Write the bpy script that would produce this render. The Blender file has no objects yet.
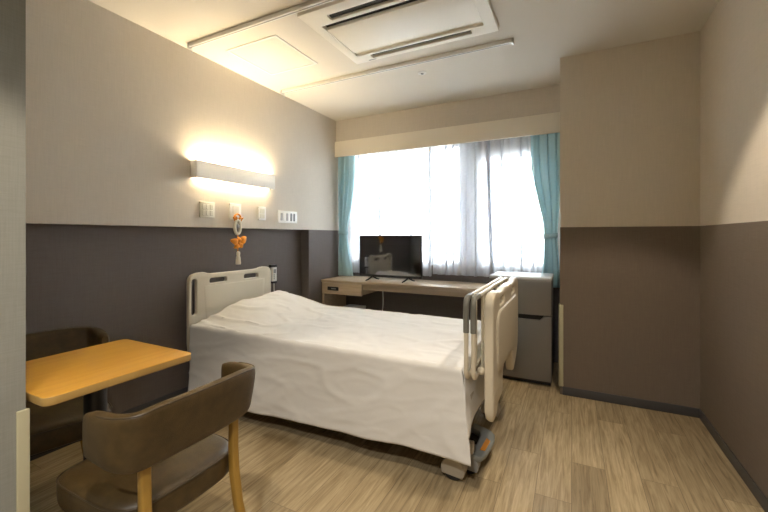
import bpy, bmesh, math, random
from mathutils import Vector, Matrix, noise
from math import sin, cos, pi, radians, exp, sqrt, tan, atan

sc = bpy.context.scene
COL = sc.collection
random.seed(7)

# ------------------------------------------------------------------ materials
MATS = {}

def new_mat(name):
    m = bpy.data.materials.new(name)
    m.use_nodes = True
    nt = m.node_tree
    nt.nodes.clear()
    out = nt.nodes.new('ShaderNodeOutputMaterial')
    MATS[name] = m
    return m, nt, out

def principled(name, col, rough=.5, metal=0., spec=.5, var=0., var_scale=6., bump=0., bump_scale=200.,
               sheen=0., coat=0., stretch=None):
    m, nt, out = new_mat(name)
    N, L = nt.nodes, nt.links
    p = N.new('ShaderNodeBsdfPrincipled')
    p.inputs['Base Color'].default_value = (*col, 1)
    p.inputs['Roughness'].default_value = rough
    p.inputs['Metallic'].default_value = metal
    p.inputs['Specular IOR Level'].default_value = spec
    if sheen:
        p.inputs['Sheen Weight'].default_value = sheen
    if coat:
        p.inputs['Coat Weight'].default_value = coat
        p.inputs['Coat Roughness'].default_value = .15
    L.new(p.outputs[0], out.inputs[0])
    tc = N.new('ShaderNodeTexCoord')
    mp = N.new('ShaderNodeMapping')
    if stretch:
        mp.inputs['Scale'].default_value = stretch
    L.new(tc.outputs['Object'], mp.inputs[0])
    if var:
        n = N.new('ShaderNodeTexNoise')
        n.inputs['Scale'].default_value = var_scale
        n.inputs['Detail'].default_value = 5
        r = N.new('ShaderNodeValToRGB')
        r.color_ramp.elements[0].position = .3
        r.color_ramp.elements[1].position = .7
        r.color_ramp.elements[0].color = (*[max(0, c * (1 - var)) for c in col], 1)
        r.color_ramp.elements[1].color = (*[min(1, c * (1 + var)) for c in col], 1)
        L.new(mp.outputs[0], n.inputs['Vector'])
        L.new(n.outputs[0], r.inputs[0])
        L.new(r.outputs[0], p.inputs['Base Color'])
    if bump:
        n = N.new('ShaderNodeTexNoise')
        n.inputs['Scale'].default_value = bump_scale
        n.inputs['Detail'].default_value = 4
        b = N.new('ShaderNodeBump')
        b.inputs['Strength'].default_value = bump
        b.inputs['Distance'].default_value = .004
        L.new(mp.outputs[0], n.inputs['Vector'])
        L.new(n.outputs[0], b.inputs['Height'])
        L.new(b.outputs[0], p.inputs['Normal'])
    return m

def wallpaper(name, col, amt=.06):
    """woven vinyl wall covering: fine crossed threads"""
    m, nt, out = new_mat(name)
    N, L = nt.nodes, nt.links
    p = N.new('ShaderNodeBsdfPrincipled')
    p.inputs['Roughness'].default_value = .8
    p.inputs['Specular IOR Level'].default_value = .25
    L.new(p.outputs[0], out.inputs[0])
    tc = N.new('ShaderNodeTexCoord')
    hs = []
    for scl in ((260, 260, 9), (14, 14, 420)):
        mp = N.new('ShaderNodeMapping')
        mp.inputs['Scale'].default_value = scl
        L.new(tc.outputs['Object'], mp.inputs[0])
        n = N.new('ShaderNodeTexNoise')
        n.inputs['Scale'].default_value = 1.
        n.inputs['Detail'].default_value = 2
        L.new(mp.outputs[0], n.inputs['Vector'])
        hs.append(n)
    ad = N.new('ShaderNodeMath'); ad.operation = 'ADD'
    L.new(hs[0].outputs[0], ad.inputs[0]); L.new(hs[1].outputs[0], ad.inputs[1])
    hf = N.new('ShaderNodeMath'); hf.operation = 'MULTIPLY'; hf.inputs[1].default_value = .5
    L.new(ad.outputs[0], hf.inputs[0])
    r = N.new('ShaderNodeValToRGB')
    r.color_ramp.elements[0].position = .35
    r.color_ramp.elements[1].position = .65
    r.color_ramp.elements[0].color = (*[c * (1 - amt) for c in col], 1)
    r.color_ramp.elements[1].color = (*[min(1, c * (1 + amt)) for c in col], 1)
    L.new(hf.outputs[0], r.inputs[0])
    L.new(r.outputs[0], p.inputs['Base Color'])
    b = N.new('ShaderNodeBump')
    b.inputs['Strength'].default_value = .12
    b.inputs['Distance'].default_value = .001
    L.new(hf.outputs[0], b.inputs['Height'])
    L.new(b.outputs[0], p.inputs['Normal'])
    return m

def wood(name, c1, c2, rough=.4, along='x', scale=1., coat=0.):
    m, nt, out = new_mat(name)
    N, L = nt.nodes, nt.links
    p = N.new('ShaderNodeBsdfPrincipled')
    p.inputs['Roughness'].default_value = rough
    if coat:
        p.inputs['Coat Weight'].default_value = coat
        p.inputs['Coat Roughness'].default_value = .2
    L.new(p.outputs[0], out.inputs[0])
    tc = N.new('ShaderNodeTexCoord')
    mp = N.new('ShaderNodeMapping')
    s = {'x': (1.2, 14, 14), 'y': (14, 1.2, 14), 'z': (14, 14, 1.2)}[along]
    mp.inputs['Scale'].default_value = [v * scale for v in s]
    L.new(tc.outputs['Object'], mp.inputs[0])
    n = N.new('ShaderNodeTexNoise')
    n.inputs['Scale'].default_value = 2.
    n.inputs['Detail'].default_value = 6
    n.inputs['Distortion'].default_value = .6
    L.new(mp.outputs[0], n.inputs['Vector'])
    r = N.new('ShaderNodeValToRGB')
    r.color_ramp.elements[0].position = .3
    r.color_ramp.elements[1].position = .7
    r.color_ramp.elements[0].color = (*c1, 1)
    r.color_ramp.elements[1].color = (*c2, 1)
    L.new(n.outputs[0], r.inputs[0])
    L.new(r.outputs[0], p.inputs['Base Color'])
    return m

def floor_mat():
    m, nt, out = new_mat('oak_plank_vinyl')
    N, L = nt.nodes, nt.links
    p = N.new('ShaderNodeBsdfPrincipled')
    p.inputs['Roughness'].default_value = .46
    p.inputs['Specular IOR Level'].default_value = .4
    L.new(p.outputs[0], out.inputs[0])
    tc = N.new('ShaderNodeTexCoord')
    mp = N.new('ShaderNodeMapping')
    mp.inputs['Rotation'].default_value = (0, 0, radians(90))
    L.new(tc.outputs['Object'], mp.inputs[0])
    br = N.new('ShaderNodeTexBrick')
    br.offset = .37
    br.offset_frequency = 2
    br.inputs['Scale'].default_value = 1.
    br.inputs['Brick Width'].default_value = .92
    br.inputs['Row Height'].default_value = .15
    br.inputs['Mortar Size'].default_value = .0013
    br.inputs['Mortar Smooth'].default_value = .3
    br.inputs['Bias'].default_value = 0.
    br.inputs['Color1'].default_value = (.0, .0, .0, 1)
    br.inputs['Color2'].default_value = (1, 1, 1, 1)
    br.inputs['Mortar'].default_value = (.5, .5, .5, 1)
    L.new(mp.outputs[0], br.inputs['Vector'])
    # per-plank offset so the grain differs from plank to plank
    mul = N.new('ShaderNodeVectorMath'); mul.operation = 'SCALE'; mul.inputs['Scale'].default_value = 7.
    L.new(br.outputs['Color'], mul.inputs[0])
    add = N.new('ShaderNodeVectorMath'); add.operation = 'ADD'
    L.new(tc.outputs['Object'], add.inputs[0]); L.new(mul.outputs[0], add.inputs[1])
    mp2 = N.new('ShaderNodeMapping')
    mp2.inputs['Scale'].default_value = (32, 1.9, 1)
    L.new(add.outputs[0], mp2.inputs[0])
    n = N.new('ShaderNodeTexNoise')
    n.inputs['Scale'].default_value = 2.2
    n.inputs['Detail'].default_value = 8
    n.inputs['Roughness'].default_value = .62
    n.inputs['Distortion'].default_value = .7
    L.new(mp2.outputs[0], n.inputs['Vector'])
    r = N.new('ShaderNodeValToRGB')
    e = r.color_ramp.elements
    e[0].position = .28; e[0].color = (.225, .163, .085, 1)
    e[1].position = .72; e[1].color = (.565, .457, .288, 1)
    mid = e.new(.5); mid.color = (.412, .324, .193, 1)
    L.new(n.outputs[0], r.inputs[0])
    tone = N.new('ShaderNodeMix'); tone.data_type = 'RGBA'; tone.blend_type = 'MULTIPLY'
    tone.inputs[0].default_value = 1.
    tr = N.new('ShaderNodeValToRGB')
    tr.color_ramp.elements[0].color = (.72, .71, .70, 1)
    tr.color_ramp.elements[1].color = (1.1, 1.1, 1.1, 1)
    L.new(br.outputs['Color'], tr.inputs[0])
    L.new(r.outputs[0], tone.inputs[6]); L.new(tr.outputs[0], tone.inputs[7])
    mor = N.new('ShaderNodeMix'); mor.data_type = 'RGBA'
    mor.inputs[7].default_value = (.13, .095, .055, 1)
    mf = N.new('ShaderNodeMath'); mf.operation = 'MULTIPLY'; mf.inputs[1].default_value = .85
    L.new(br.outputs['Fac'], mf.inputs[0]); L.new(mf.outputs[0], mor.inputs[0])
    L.new(tone.outputs[2], mor.inputs[6])
    L.new(mor.outputs[2], p.inputs['Base Color'])
    b = N.new('ShaderNodeBump')
    b.inputs['Strength'].default_value = .15
    b.inputs['Distance'].default_value = .002
    L.new(n.outputs[0], b.inputs['Height'])
    L.new(b.outputs[0], p.inputs['Normal'])
    return m

def emission(name, col, strength):
    m, nt, out = new_mat(name)
    e = nt.nodes.new('ShaderNodeEmission')
    e.inputs[0].default_value = (*col, 1)
    e.inputs[1].default_value = strength
    nt.links.new(e.outputs[0], out.inputs[0])
    return m

def sheer_mat(name, transp, col, front=.35):
    m, nt, out = new_mat(name)
    N, L = nt.nodes, nt.links
    t = N.new('ShaderNodeBsdfTransparent')
    t.inputs[0].default_value = (1, 1, 1, 1)
    tl = N.new('ShaderNodeBsdfTranslucent'); tl.inputs[0].default_value = (*col, 1)
    df = N.new('ShaderNodeBsdfDiffuse'); df.inputs[0].default_value = (*col, 1)
    m1 = N.new('ShaderNodeMixShader'); m1.inputs[0].default_value = front
    L.new(tl.outputs[0], m1.inputs[1]); L.new(df.outputs[0], m1.inputs[2])
    m2 = N.new('ShaderNodeMixShader')
    tc = N.new('ShaderNodeTexCoord')
    mp = N.new('ShaderNodeMapping'); mp.inputs['Scale'].default_value = (900, 900, 900)
    n = N.new('ShaderNodeTexNoise'); n.inputs['Scale'].default_value = 1.
    L.new(tc.outputs['Object'], mp.inputs[0]); L.new(mp.outputs[0], n.inputs['Vector'])
    mr = N.new('ShaderNodeMapRange')
    mr.inputs[3].default_value = 1 - transp - .06
    mr.inputs[4].default_value = 1 - transp + .06
    L.new(n.outputs[0], mr.inputs[0]); L.new(mr.outputs[0], m2.inputs[0])
    L.new(t.outputs[0], m2.inputs[1]); L.new(m1.outputs[0], m2.inputs[2])
    L.new(m2.outputs[0], out.inputs[0])
    return m

def glass_mat():
    m, nt, out = new_mat('window_glass')
    N, L = nt.nodes, nt.links
    t = N.new('ShaderNodeBsdfTransparent'); t.inputs[0].default_value = (.96, .98, .98, 1)
    g = N.new('ShaderNodeBsdfGlossy'); g.inputs['Roughness'].default_value = .02
    fr = N.new('ShaderNodeFresnel'); fr.inputs[0].default_value = 1.45
    mx = N.new('ShaderNodeMixShader')
    L.new(fr.outputs[0], mx.inputs[0]); L.new(t.outputs[0], mx.inputs[1]); L.new(g.outputs[0], mx.inputs[2])
    L.new(mx.outputs[0], out.inputs[0])
    return m

WALL = wallpaper('wall_beige', (.63, .575, .50), .05)
WALLR = wallpaper('wall_beige_right', (.68, .615, .525), .05)
DARK = wallpaper('wall_taupe', (.165, .143, .132), .08)
DARKR = wallpaper('wall_brown', (.185, .150, .117), .08)
HALL = wallpaper('wall_grey_fabric', (.262, .268, .245), .07)
CEIL = principled('ceiling_paper', (.72, .68, .61), .9, spec=.2, bump=.1, bump_scale=350)
VAL = principled('valence_cream', (.84, .78, .67), .55)
BASE = principled('baseboard_vinyl', (.070, .070, .074), .45)
GUARD = principled('corner_guard_resin', (.46, .435, .30), .45)
FLOOR = floor_mat()
ALU = principled('aluminium', (.62, .62, .62), .32, metal=1.)
SASH = principled('window_sash', (.50, .52, .55), .4)
PIER = principled('pier_paint', (.85, .88, .94), .6)
GLASS = glass_mat()
SHEER = sheer_mat('sheer_voile', .30, (.92, .93, .97))
def teal_mat():
    m = sheer_mat('teal_drape', 0.06, (.54, .76, .82), .8)
    return m
TEAL = teal_mat()
TIE = principled('teal_tieback', (.46, .66, .71), .8, bump=.3, bump_scale=300)
DESKW = wood('desk_beech', (.50, .385, .26), (.64, .51, .36), .4, 'x')
TABLEW = wood('table_honey', (.50, .245, .026), (.59, .31, .042), .33, 'y', coat=.25)
TABLEE = wood('table_edge', (.38, .23, .068), (.46, .30, .10), .4, 'y')
CHAIRW = wood('chair_oak', (.28, .158, .026), (.37, .22, .042), .38, 'z', coat=.2)
LEATHER = principled('brown_leatherette', (.062, .039, .013), .40, spec=.5, var=.25, var_scale=30, bump=.25, bump_scale=420)
PIPING = principled('leather_seam', (.060, .042, .022), .45)
BEDP = principled('bed_resin', (.66, .60, .48), .36, var=.03, var_scale=3)
BEDP2 = principled('bed_resin_dark', (.46, .41, .33), .4)
BEDM = principled('bed_steel', (.45, .41, .35), .4)
GRIP = principled('rail_grip_grey', (.17, .17, .15), .42)
RUB = principled('black_rubber', (.014, .014, .014), .6)
PED = principled('pedal_grey', (.25, .27, .26), .45)
ORANGE = principled('orange_mark', (.85, .32, .03), .5)
MATT = principled('mattress_cover', (.55, .54, .52), .8)
def sheet_mat():
    m = principled('white_bedspread', (.75, .748, .74), .82, spec=.2, bump=.22, bump_scale=14, sheen=.1)
    return m
SHEET = sheet_mat()
FRIDGE = principled('fridge_silver', (.235, .225, .215), .36, metal=.65, bump=.05, bump_scale=40, stretch=(1, 1, 60))
FRTOP = principled('fridge_top', (.60, .62, .64), .4)
BLACK = principled('black_plastic', (.012, .012, .013), .4)
BLACKM = principled('black_metal', (.012, .012, .015), .4)
SCREEN = principled('tv_screen', (.008, .009, .016), .05, spec=1., coat=1.)
SCREEN.node_tree.nodes['Principled BSDF'].inputs['IOR'].default_value = 1.9
WHITEP = principled('white_plastic', (.80, .79, .76), .4)
IVORY = principled('ivory_plastic', (.70, .67, .56), .45)
GREYP = principled('grey_plastic', (.33, .33, .32), .5)
LAMPH = principled('lamp_housing', (.84, .83, .81), .4)
def lamp_cover_mat():
    m = MATS['lamp_housing']; nt = m.node_tree
    out = [n for n in nt.nodes if n.type == 'OUTPUT_MATERIAL'][0]
    p = [n for n in nt.nodes if n.type == 'BSDF_PRINCIPLED'][0]
    tl = nt.nodes.new('ShaderNodeBsdfTranslucent'); tl.inputs[0].default_value = (.9, .92, .95, 1)
    mx = nt.nodes.new('ShaderNodeMixShader'); mx.inputs[0].default_value = .085
    nt.links.new(p.outputs[0], mx.inputs[1]); nt.links.new(tl.outputs[0], mx.inputs[2])
    nt.links.new(mx.outputs[0], out.inputs[0])
lamp_cover_mat()
TUBE = emission('lamp_tube_glow', (1., .80, .50), 100.)
ACP = principled('ac_panel', (.86, .82, .73), .5)
ACD = principled('ac_interior', (.02, .02, .02), .6)
ACL = principled('ac_louver', (.022, .021, .020), .5)
CHO = principled('orange_felt', (.74, .27, .012), .7, var=.25, var_scale=40)
CHW = principled('cream_tassel', (.80, .72, .58), .8, bump=.4, bump_scale=120)
BIN = principled('pale_bin', (.62, .66, .72), .5)
GROUNDM = principled('outside_ground', (.62, .62, .60), .9)

# ------------------------------------------------------------------ mesh helpers
def tag(o, label=None, cat=None, group=None, kind=None):
    if label: o['label'] = label
    if cat: o['category'] = cat
    if group: o['group'] = group
    if kind: o['kind'] = kind
    return o

def finish_mesh(me, angle=38):
    me.polygons.foreach_set('use_smooth', [True] * len(me.polygons))
    me.set_sharp_from_angle(angle=radians(angle))
    me.update()

def root_loc(p):
    while p.parent:
        p = p.parent
    return p.location.copy()

def obj(name, bm, mats, parent=None, world=True, angle=38, recalc=True):
    """link bm as ONE mesh object; with world=True the vertices are in room coordinates"""
    if recalc:
        bmesh.ops.recalc_face_normals(bm, faces=bm.faces[:])
    me = bpy.data.meshes.new(name)
    if parent is not None and world:
        bmesh.ops.translate(bm, verts=bm.verts[:], vec=-root_loc(parent))
    bm.to_mesh(me); bm.free()
    for m in (mats if isinstance(mats, (list, tuple)) else [mats]):
        me.materials.append(m)
    finish_mesh(me, angle)
    o = bpy.data.objects.new(name, me)
    COL.objects.link(o)
    if parent is not None:
        o.parent = parent
    return o

def empty(name, loc, label, cat, group=None, rz=0.):
    o = bpy.data.objects.new(name, None)
    o.location = loc
    o.rotation_euler = (0, 0, rz)
    o.empty_display_size = .05
    COL.objects.link(o)
    return tag(o, label, cat, group)

def copy_tree(o, parent=None):
    c = o.copy(); COL.objects.link(c)
    if parent is not None:
        c.parent = parent
        c.matrix_parent_inverse = o.matrix_parent_inverse.copy()
    for ch in list(o.children):
        copy_tree(ch, c)
    return c

def box(bm, x0, x1, y0, y1, z0, z1, r=0., seg=2, mat=0, M=None):
    vs = [bm.verts.new((x, y, z)) for x in (x0, x1) for y in (y0, y1) for z in (z0, z1)]
    F = [(0, 1, 3, 2), (4, 6, 7, 5), (0, 4, 5, 1), (2, 3, 7, 6), (0, 2, 6, 4), (1, 5, 7, 3)]
    fs = [bm.faces.new([vs[i] for i in f]) for f in F]
    geo = vs
    if r > 0:
        es = list({e for f in fs for e in f.edges})
        res = bmesh.ops.bevel(bm, geom=es, offset=r, segments=seg, profile=.5, affect='EDGES')
        fs = [f for f in set(res['faces']) | {f for v in res['verts'] for f in v.link_faces}]
        geo = list({v for f in fs for v in f.verts})
    for f in fs:
        f.material_index = mat
    if M is not None:
        bmesh.ops.transform(bm, matrix=M, verts=geo)
    return geo

def mk(*boxes, r=0., seg=2):
    bm = bmesh.new()
    for b in boxes:
        box(bm, *b[:6], r=r, seg=seg, mat=b[6] if len(b) > 6 else 0)
    return bm

def tube(bm, pts, rad, seg=10, closed=False, cap=True, flat=None, mat=0):
    """sweep a circle (or an ellipse: flat=(a,b,up)) along a polyline"""
    pts = [Vector(p) for p in pts]
    n = len(pts)
    rads = rad if isinstance(rad, (list, tuple)) else [rad] * n
    rings = []
    prev = None
    for i, p in enumerate(pts):
        if closed:
            t = (pts[(i + 1) % n] - pts[i - 1]).normalized()
        elif i == 0:
            t = (pts[1] - pts[0]).normalized()
        elif i == n - 1:
            t = (pts[-1] - pts[-2]).normalized()
        else:
            t = (pts[i + 1] - pts[i - 1]).normalized()
        if prev is None:
            up = Vector((0, 0, 1)) if abs(t.z) < .9 else Vector((1, 0, 0))
            a = t.cross(up).normalized()
        else:
            a = (prev - t * prev.dot(t)).normalized()
        b = t.cross(a).normalized()
        prev = a
        ring = []
        for k in range(seg):
            w = 2 * pi * k / seg
            ring.append(bm.verts.new(p + (a * cos(w) + b * sin(w)) * rads[i]))
        rings.append(ring)
    m = n if closed else n - 1
    for i in range(m):
        r0, r1 = rings[i], rings[(i + 1) % n]
        for k in range(seg):
            f = bm.faces.new((r0[k], r0[(k + 1) % seg], r1[(k + 1) % seg], r1[k]))
            f.material_index = mat
    if cap and not closed:
        for rr in (rings[0][::-1], rings[-1]):
            f = bm.faces.new(rr); f.material_index = mat

def rectbar(bm, pts, w, h, side=(1, 0, 0), r=0.):
    """sweep a w x h rectangle with rounded corners along pts; 'side' is the width direction"""
    pts = [Vector(p) for p in pts]
    side = Vector(side)
    rings = []
    n = len(pts)
    ws = w if isinstance(w, (list, tuple)) else [w] * n
    hs = h if isinstance(h, (list, tuple)) else [h] * n
    for i, p in enumerate(pts):
        t = (pts[min(i + 1, n - 1)] - pts[max(i - 1, 0)]).normalized()
        s = (side - t * side.dot(t)).normalized()
        u = t.cross(s).normalized()
        ring = []
        for (cx, cy, a0) in ((1, 1, 0), (-1, 1, 90), (-1, -1, 180), (1, -1, 270)):
            rr = r
            for k in range(4):
                a = radians(a0 + 30 * k)
                ring.append(bm.verts.new(p + s * (cx * (ws[i] / 2 - rr) + rr * cos(a)) + u * (cy * (hs[i] / 2 - rr) + rr * sin(a))))
        rings.append(ring)
    m = len(rings[0])
    for i in range(n - 1):
        for k in range(m):
            bm.faces.new((rings[i][k], rings[i][(k + 1) % m], rings[i + 1][(k + 1) % m], rings[i + 1][k]))
    bm.faces.new(rings[0][::-1]); bm.faces.new(rings[-1])

def lathe(bm, prof, c, seg=24, mat=0, axis='z'):
    rings = []
    for (r, z) in prof:
        ring = []
        for k in range(seg):
            a = 2 * pi * k / seg
            v = (r * cos(a), r * sin(a), z)
            if axis == 'y': v = (v[0], v[2], v[1])
            if axis == 'x': v = (v[2], v[0], v[1])
            ring.append(bm.verts.new((c[0] + v[0], c[1] + v[1], c[2] + v[2])))
        rings.append(ring)
    for i in range(len(rings) - 1):
        for k in range(seg):
            f = bm.faces.new((rings[i][k], rings[i][(k + 1) % seg], rings[i + 1][(k + 1) % seg], rings[i + 1][k]))
            f.material_index = mat
    for rr in (rings[0][::-1], rings[-1]):
        f = bm.faces.new(rr); f.material_index = mat

def arc(cx, cy, r, a0, a1, n=8):
    return [(cx + r * cos(radians(a0 + (a1 - a0) * i / n)), cy + r * sin(radians(a0 + (a1 - a0) * i / n))) for i in range(n + 1)]

def rrect(x0, x1, y0, y1, r, n=6):
    return arc(x1 - r, y1 - r, r, 0, 90, n) + arc(x0 + r, y1 - r, r, 90, 180, n) + arc(x0 + r, y0 + r, r, 180, 270, n) + arc(x1 - r, y0 + r, r, 270, 360, n)

def plate(loops, depth, bevel=.004, bres=2):
    """flat plate with holes: loops in the local XY plane, thickness along local Z (centred); returns a bmesh"""
    cu = bpy.data.curves.new('plate_curve', 'CURVE')
    cu.dimensions = '2D'
    cu.fill_mode = 'BOTH'
    cu.extrude = max(depth / 2 - bevel, .0001)
    cu.bevel_depth = bevel
    cu.bevel_resolution = bres
    cu.offset = -bevel
    for lp in loops:
        s = cu.splines.new('POLY')
        s.points.add(len(lp) - 1)
        for p, q in zip(s.points, lp):
            p.co = (q[0], q[1], 0, 1)
        s.use_cyclic_u = True
    o = bpy.data.objects.new('plate_tmp', cu)
    COL.objects.link(o)
    dg = bpy.context.evaluated_depsgraph_get()
    me = bpy.data.meshes.new_from_object(o.evaluated_get(dg))
    bpy.data.objects.remove(o); bpy.data.curves.remove(cu)
    bm = bmesh.new(); bm.from_mesh(me)
    bpy.data.meshes.remove(me)
    bmesh.ops.remove_doubles(bm, verts=bm.verts[:], dist=1e-5)
    for f in bm.faces: f.material_index = 0
    return bm

# matrices that stand a plate upright
YZ = lambda x: Matrix(((0, 0, 1, x), (1, 0, 0, 0), (0, 1, 0, 0), (0, 0, 0, 1)))     # plate XY -> room YZ at X = x
XZ = lambda y: Matrix(((1, 0, 0, 0), (0, 0, -1, y), (0, 1, 0, 0), (0, 0, 0, 1)))    # plate XY -> room XZ at Y = y

def grid(bm, P, closed_u=False, mat=0):
    V = [[bm.verts.new(p) for p in row] for row in P]
    nu = len(V)
    for i in range(nu if closed_u else nu - 1):
        a, b = V[i], V[(i + 1) % nu]
        for j in range(len(a) - 1):
            f = bm.faces.new((a[j], a[j + 1], b[j + 1], b[j])); f.material_index = mat
    return V

def smooth(a, b, x):
    t = min(1, max(0, (x - a) / (b - a)))
    return t * t * (3 - 2 * t)

def nz(x, y, z=0.):
    return noise.noise(Vector((x, y, z)))

# ------------------------------------------------------------------ camera
cam = bpy.data.cameras.new('camera')
cam.sensor_width = 36
cam.lens = 375 * 36 / 768
cam.shift_y = -20 / 768
cam.clip_start = .05
co = bpy.data.objects.new('camera', cam)
COL.objects.link(co)
co.location = (0, 0, 1.175)
co.rotation_euler = (radians(90), 0, radians(26.58))
sc.camera = co

# ------------------------------------------------------------------ room shell
XL, XR, XREC, YC, YW, SPL, CZ = -2.43, .743, -2.53, 3.08, 3.83, 1.24, 2.5
def struct(name, bm, mats):
    return tag(obj(name, bm, mats, angle=30), kind='structure')

struct('floor', mk((-2.63, .85, -2.7, 3.95, -.08, 0)), FLOOR)
struct('ceiling', mk((-2.63, .85, -2.7, 3.95, CZ, CZ + .1)), CEIL)
struct('wall_left', mk((-2.68, XL, .52, 3.95, SPL, CZ, 0), (-2.68, XREC, .52, 3.12, 0, SPL, 1), (-2.68, XL, 3.12, 3.95, 0, SPL, 1)), [WALL, DARK])
struct('wall_right', mk((XR, .9, -2.7, YC, SPL, CZ, 0), (XR, .9, -2.7, YC, 0, SPL, 1)), [WALLR, DARKR])
struct('wall_column', mk((-.077, .9, YC, 3.95, SPL, CZ, 0), (-.077, .9, YC, 3.95, 0, SPL, 1)), [WALLR, DARKR])
struct('wall_hall', mk((-2.68, -1.45, -2.7, .52, 0, CZ)), HALL)
struct('wall_rear', mk((-1.45, XR, -2.75, -2.6, 0, CZ)), HALL)
WX0, WX1, WZ0, WZ1 = -2.33, -.16, .86, 2.15
struct('wall_window', mk((XL, -.077, YW, 3.95, 0, WZ0, 0), (XL, WX0, YW, 3.95, WZ0, WZ1, 1), (WX1, -.077, YW, 3.95, WZ0, WZ1, 1),
                         (XL, -.845, YW, 3.95, WZ1, 2.25, 1), (-.845, -.077, YW, 3.95, 1.985, 2.25, 1), (XL, -.077, 3.618, 3.95, 2.25, CZ, 1)), [DARK, WALL])
tr = mk((XL, -.077, 3.590, 3.612, 2.077, 2.252), r=.002)
struct('trim_1', tr, VAL)                                   # curtain pelmet board
# baseboards
struct('baseboard_right', mk((XR - .007, XR, -2.6, YC - .007, 0, .061), r=.002), BASE)
struct('baseboard_column', mk((-.06, XR, YC - .007, YC, 0, .061), r=.002), BASE)
struct('baseboard_left', mk((XREC, XREC + .007, .52, 3.12, 0, .068), r=.002), BASE)
struct('baseboard_window', mk((XL, -.64, YW - .007, YW, 0, .061), r=.002), BASE)
# corner guards on the wall corners
g = bmesh.new()
box(g, -1.452, -1.443, .498, .528, .02, .662, r=.003, seg=3)
box(g, -1.49, -1.446, .5202, .527, .02, .660, r=.002, seg=2)
struct('trim_2', g, GUARD)
g = bmesh.new()
box(g, -.088, -.054, YC - .011, YC + .001, .062, .665, r=.004, seg=3)
box(g, -.088, -.077, YC - .011, YC + .045, .062, .665, r=.004, seg=3)
struct('trim_3', g, GUARD)
# window: frame, sashes and glass
def window(name, x0, x1, mull, WZ1):
    fy0, fy1 = 3.845, 3.90
    bm = bmesh.new()
    for b in ((x0, x1, fy0, fy1, WZ0, WZ0 + .05), (x0, x1, fy0, fy1, WZ1 - .045, WZ1), (x0, x0 + .04, fy0, fy1, WZ0, WZ1), (x1 - .04, x1, fy0, fy1, WZ0, WZ1)):
        box(bm, *b, r=.003, seg=1)
    w = tag(obj(name, bm, SASH), kind='structure')
    for mx in mull:
        obj('mullion', mk((mx - .014, mx + .014, fy0 + .004, fy1 - .004, WZ0 + .051, WZ1 - .046), r=.002), SASH, w)
    ed = [x0 + .041] + mull + [x1 - .041]
    for a, b in zip(ed[:-1], ed[1:]):
        obj('pane', mk((a + .0145, b - .0145, 3.868, 3.874, WZ0 + .051, WZ1 - .046)), GLASS, w)
    return w
window('window_1', WX0, -1.015, [-1.34], WZ1)
window('window_2', -.845, WX1, [], 1.985)
struct('wall_pier', mk((-1.015, -.845, 3.84, 3.95, WZ0, WZ1)), PIER)

# ------------------------------------------------------------------ outside
tag(obj('ground', mk((-60, 40, 4.2, 120, -9.2, -9)), GROUNDM), kind='structure')
# ------------------------------------------------------------------ ceiling things
# two-way cassette air conditioner, panel X -1.45..-.412, Y 1.755..2.44
ac = empty('air_conditioner', (-.93, 2.1, 2.47), 'cream two-way ceiling cassette air conditioner between the two curtain rails', 'air conditioner')
AX0, AX1, AY0, AY1 = -1.45, -.412, 1.752, 2.442
def ceil_plate(loops, z0, z1, bevel=.003):
    bm = plate(loops, z1 - z0, bevel, 1)
    bmesh.ops.translate(bm, verts=bm.verts[:], vec=(0, 0, (z0 + z1) / 2))
    return bm
hole = [(-1.385, 1.905), (-.485, 1.905), (-.485, 2.335), (-1.385, 2.335)]
slotA = [(-1.29, 1.822), (-.57, 1.822), (-.57, 1.876), (-1.29, 1.876)]
slotB = [(-1.29, 2.356), (-.57, 2.356), (-.57, 2.404), (-1.29, 2.404)]
obj('panel_frame', ceil_plate([[(AX0, AY0), (AX1, AY0), (AX1, AY1), (AX0, AY1)], hole, slotA, slotB], 2.470, 2.499), ACP, ac)
bmv = bmesh.new()
box(bmv, -1.384, -.486, 1.960, 2.29, 2.474, 2.496, r=.004)
obj('intake_panel', bmv, ACP, ac)
obj('intake_lip', mk((-1.384, -.486, 2.2945, 2.3345, 2.486, 2.4958)), ACP, ac)
for yy in (1.849, 2.380):
    bm = bmesh.new()
    s = -1 if yy < 2 else 1
    box(bm, -1.288, -.572, -.021, .021, -.002, .002, r=.001, seg=1,
        M=Matrix.Translation((0, yy, 2.486)) @ Matrix.Rotation(radians(12 * s), 4, 'X'))
    obj('louver', bm, ACL, ac)
obj('dark_interior', mk((-1.40, -.47, 1.80, 2.42, 2.4962, 2.4985)), ACD, ac)
obj('logo_plate', mk((-1.335, -1.275, 2.418, 2.428, 2.4690, 2.4702)), GREYP, ac)

# curtain rails
def rail(y, x1, label):
    t = empty('curtain_rail', (-1.35, y, 2.47), label, 'curtain rail', 'ceiling curtain rails')
    bm = bmesh.new()
    box(bm, -2.352, x1, y - .015, y + .015, 2.474, 2.499, r=.002, seg=1)
    obj('track', bm, WHITEP, t)
    bm = bmesh.new()
    box(bm, -2.352, x1, y - .004, y + .004, 2.4725, 2.4745)
    obj('track_groove', bm, GREYP, t)
    for xx in (-2.358, x1 + .006):
        bm = bmesh.new(); box(bm, xx - .006, xx + .006, y - .018, y + .018, 2.466, 2.499, r=.002, seg=1)
        obj('end_cap', bm, ALU, t)
    bm = bmesh.new()
    tube(bm, [(-2.335, y, 2.474), (-2.335, y, 2.452), (-2.327, y, 2.440), (-2.335, y, 2.432), (-2.343, y, 2.440)], .003, 6)
    obj('runner_hook', bm, ALU, t)
    return t
rail(1.715, -.35, 'white ceiling curtain rail crossing above the wall lamp, nearer the camera than the air conditioner')
rail(2.640, -.36, 'white ceiling curtain rail on the window side of the air conditioner')

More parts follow.
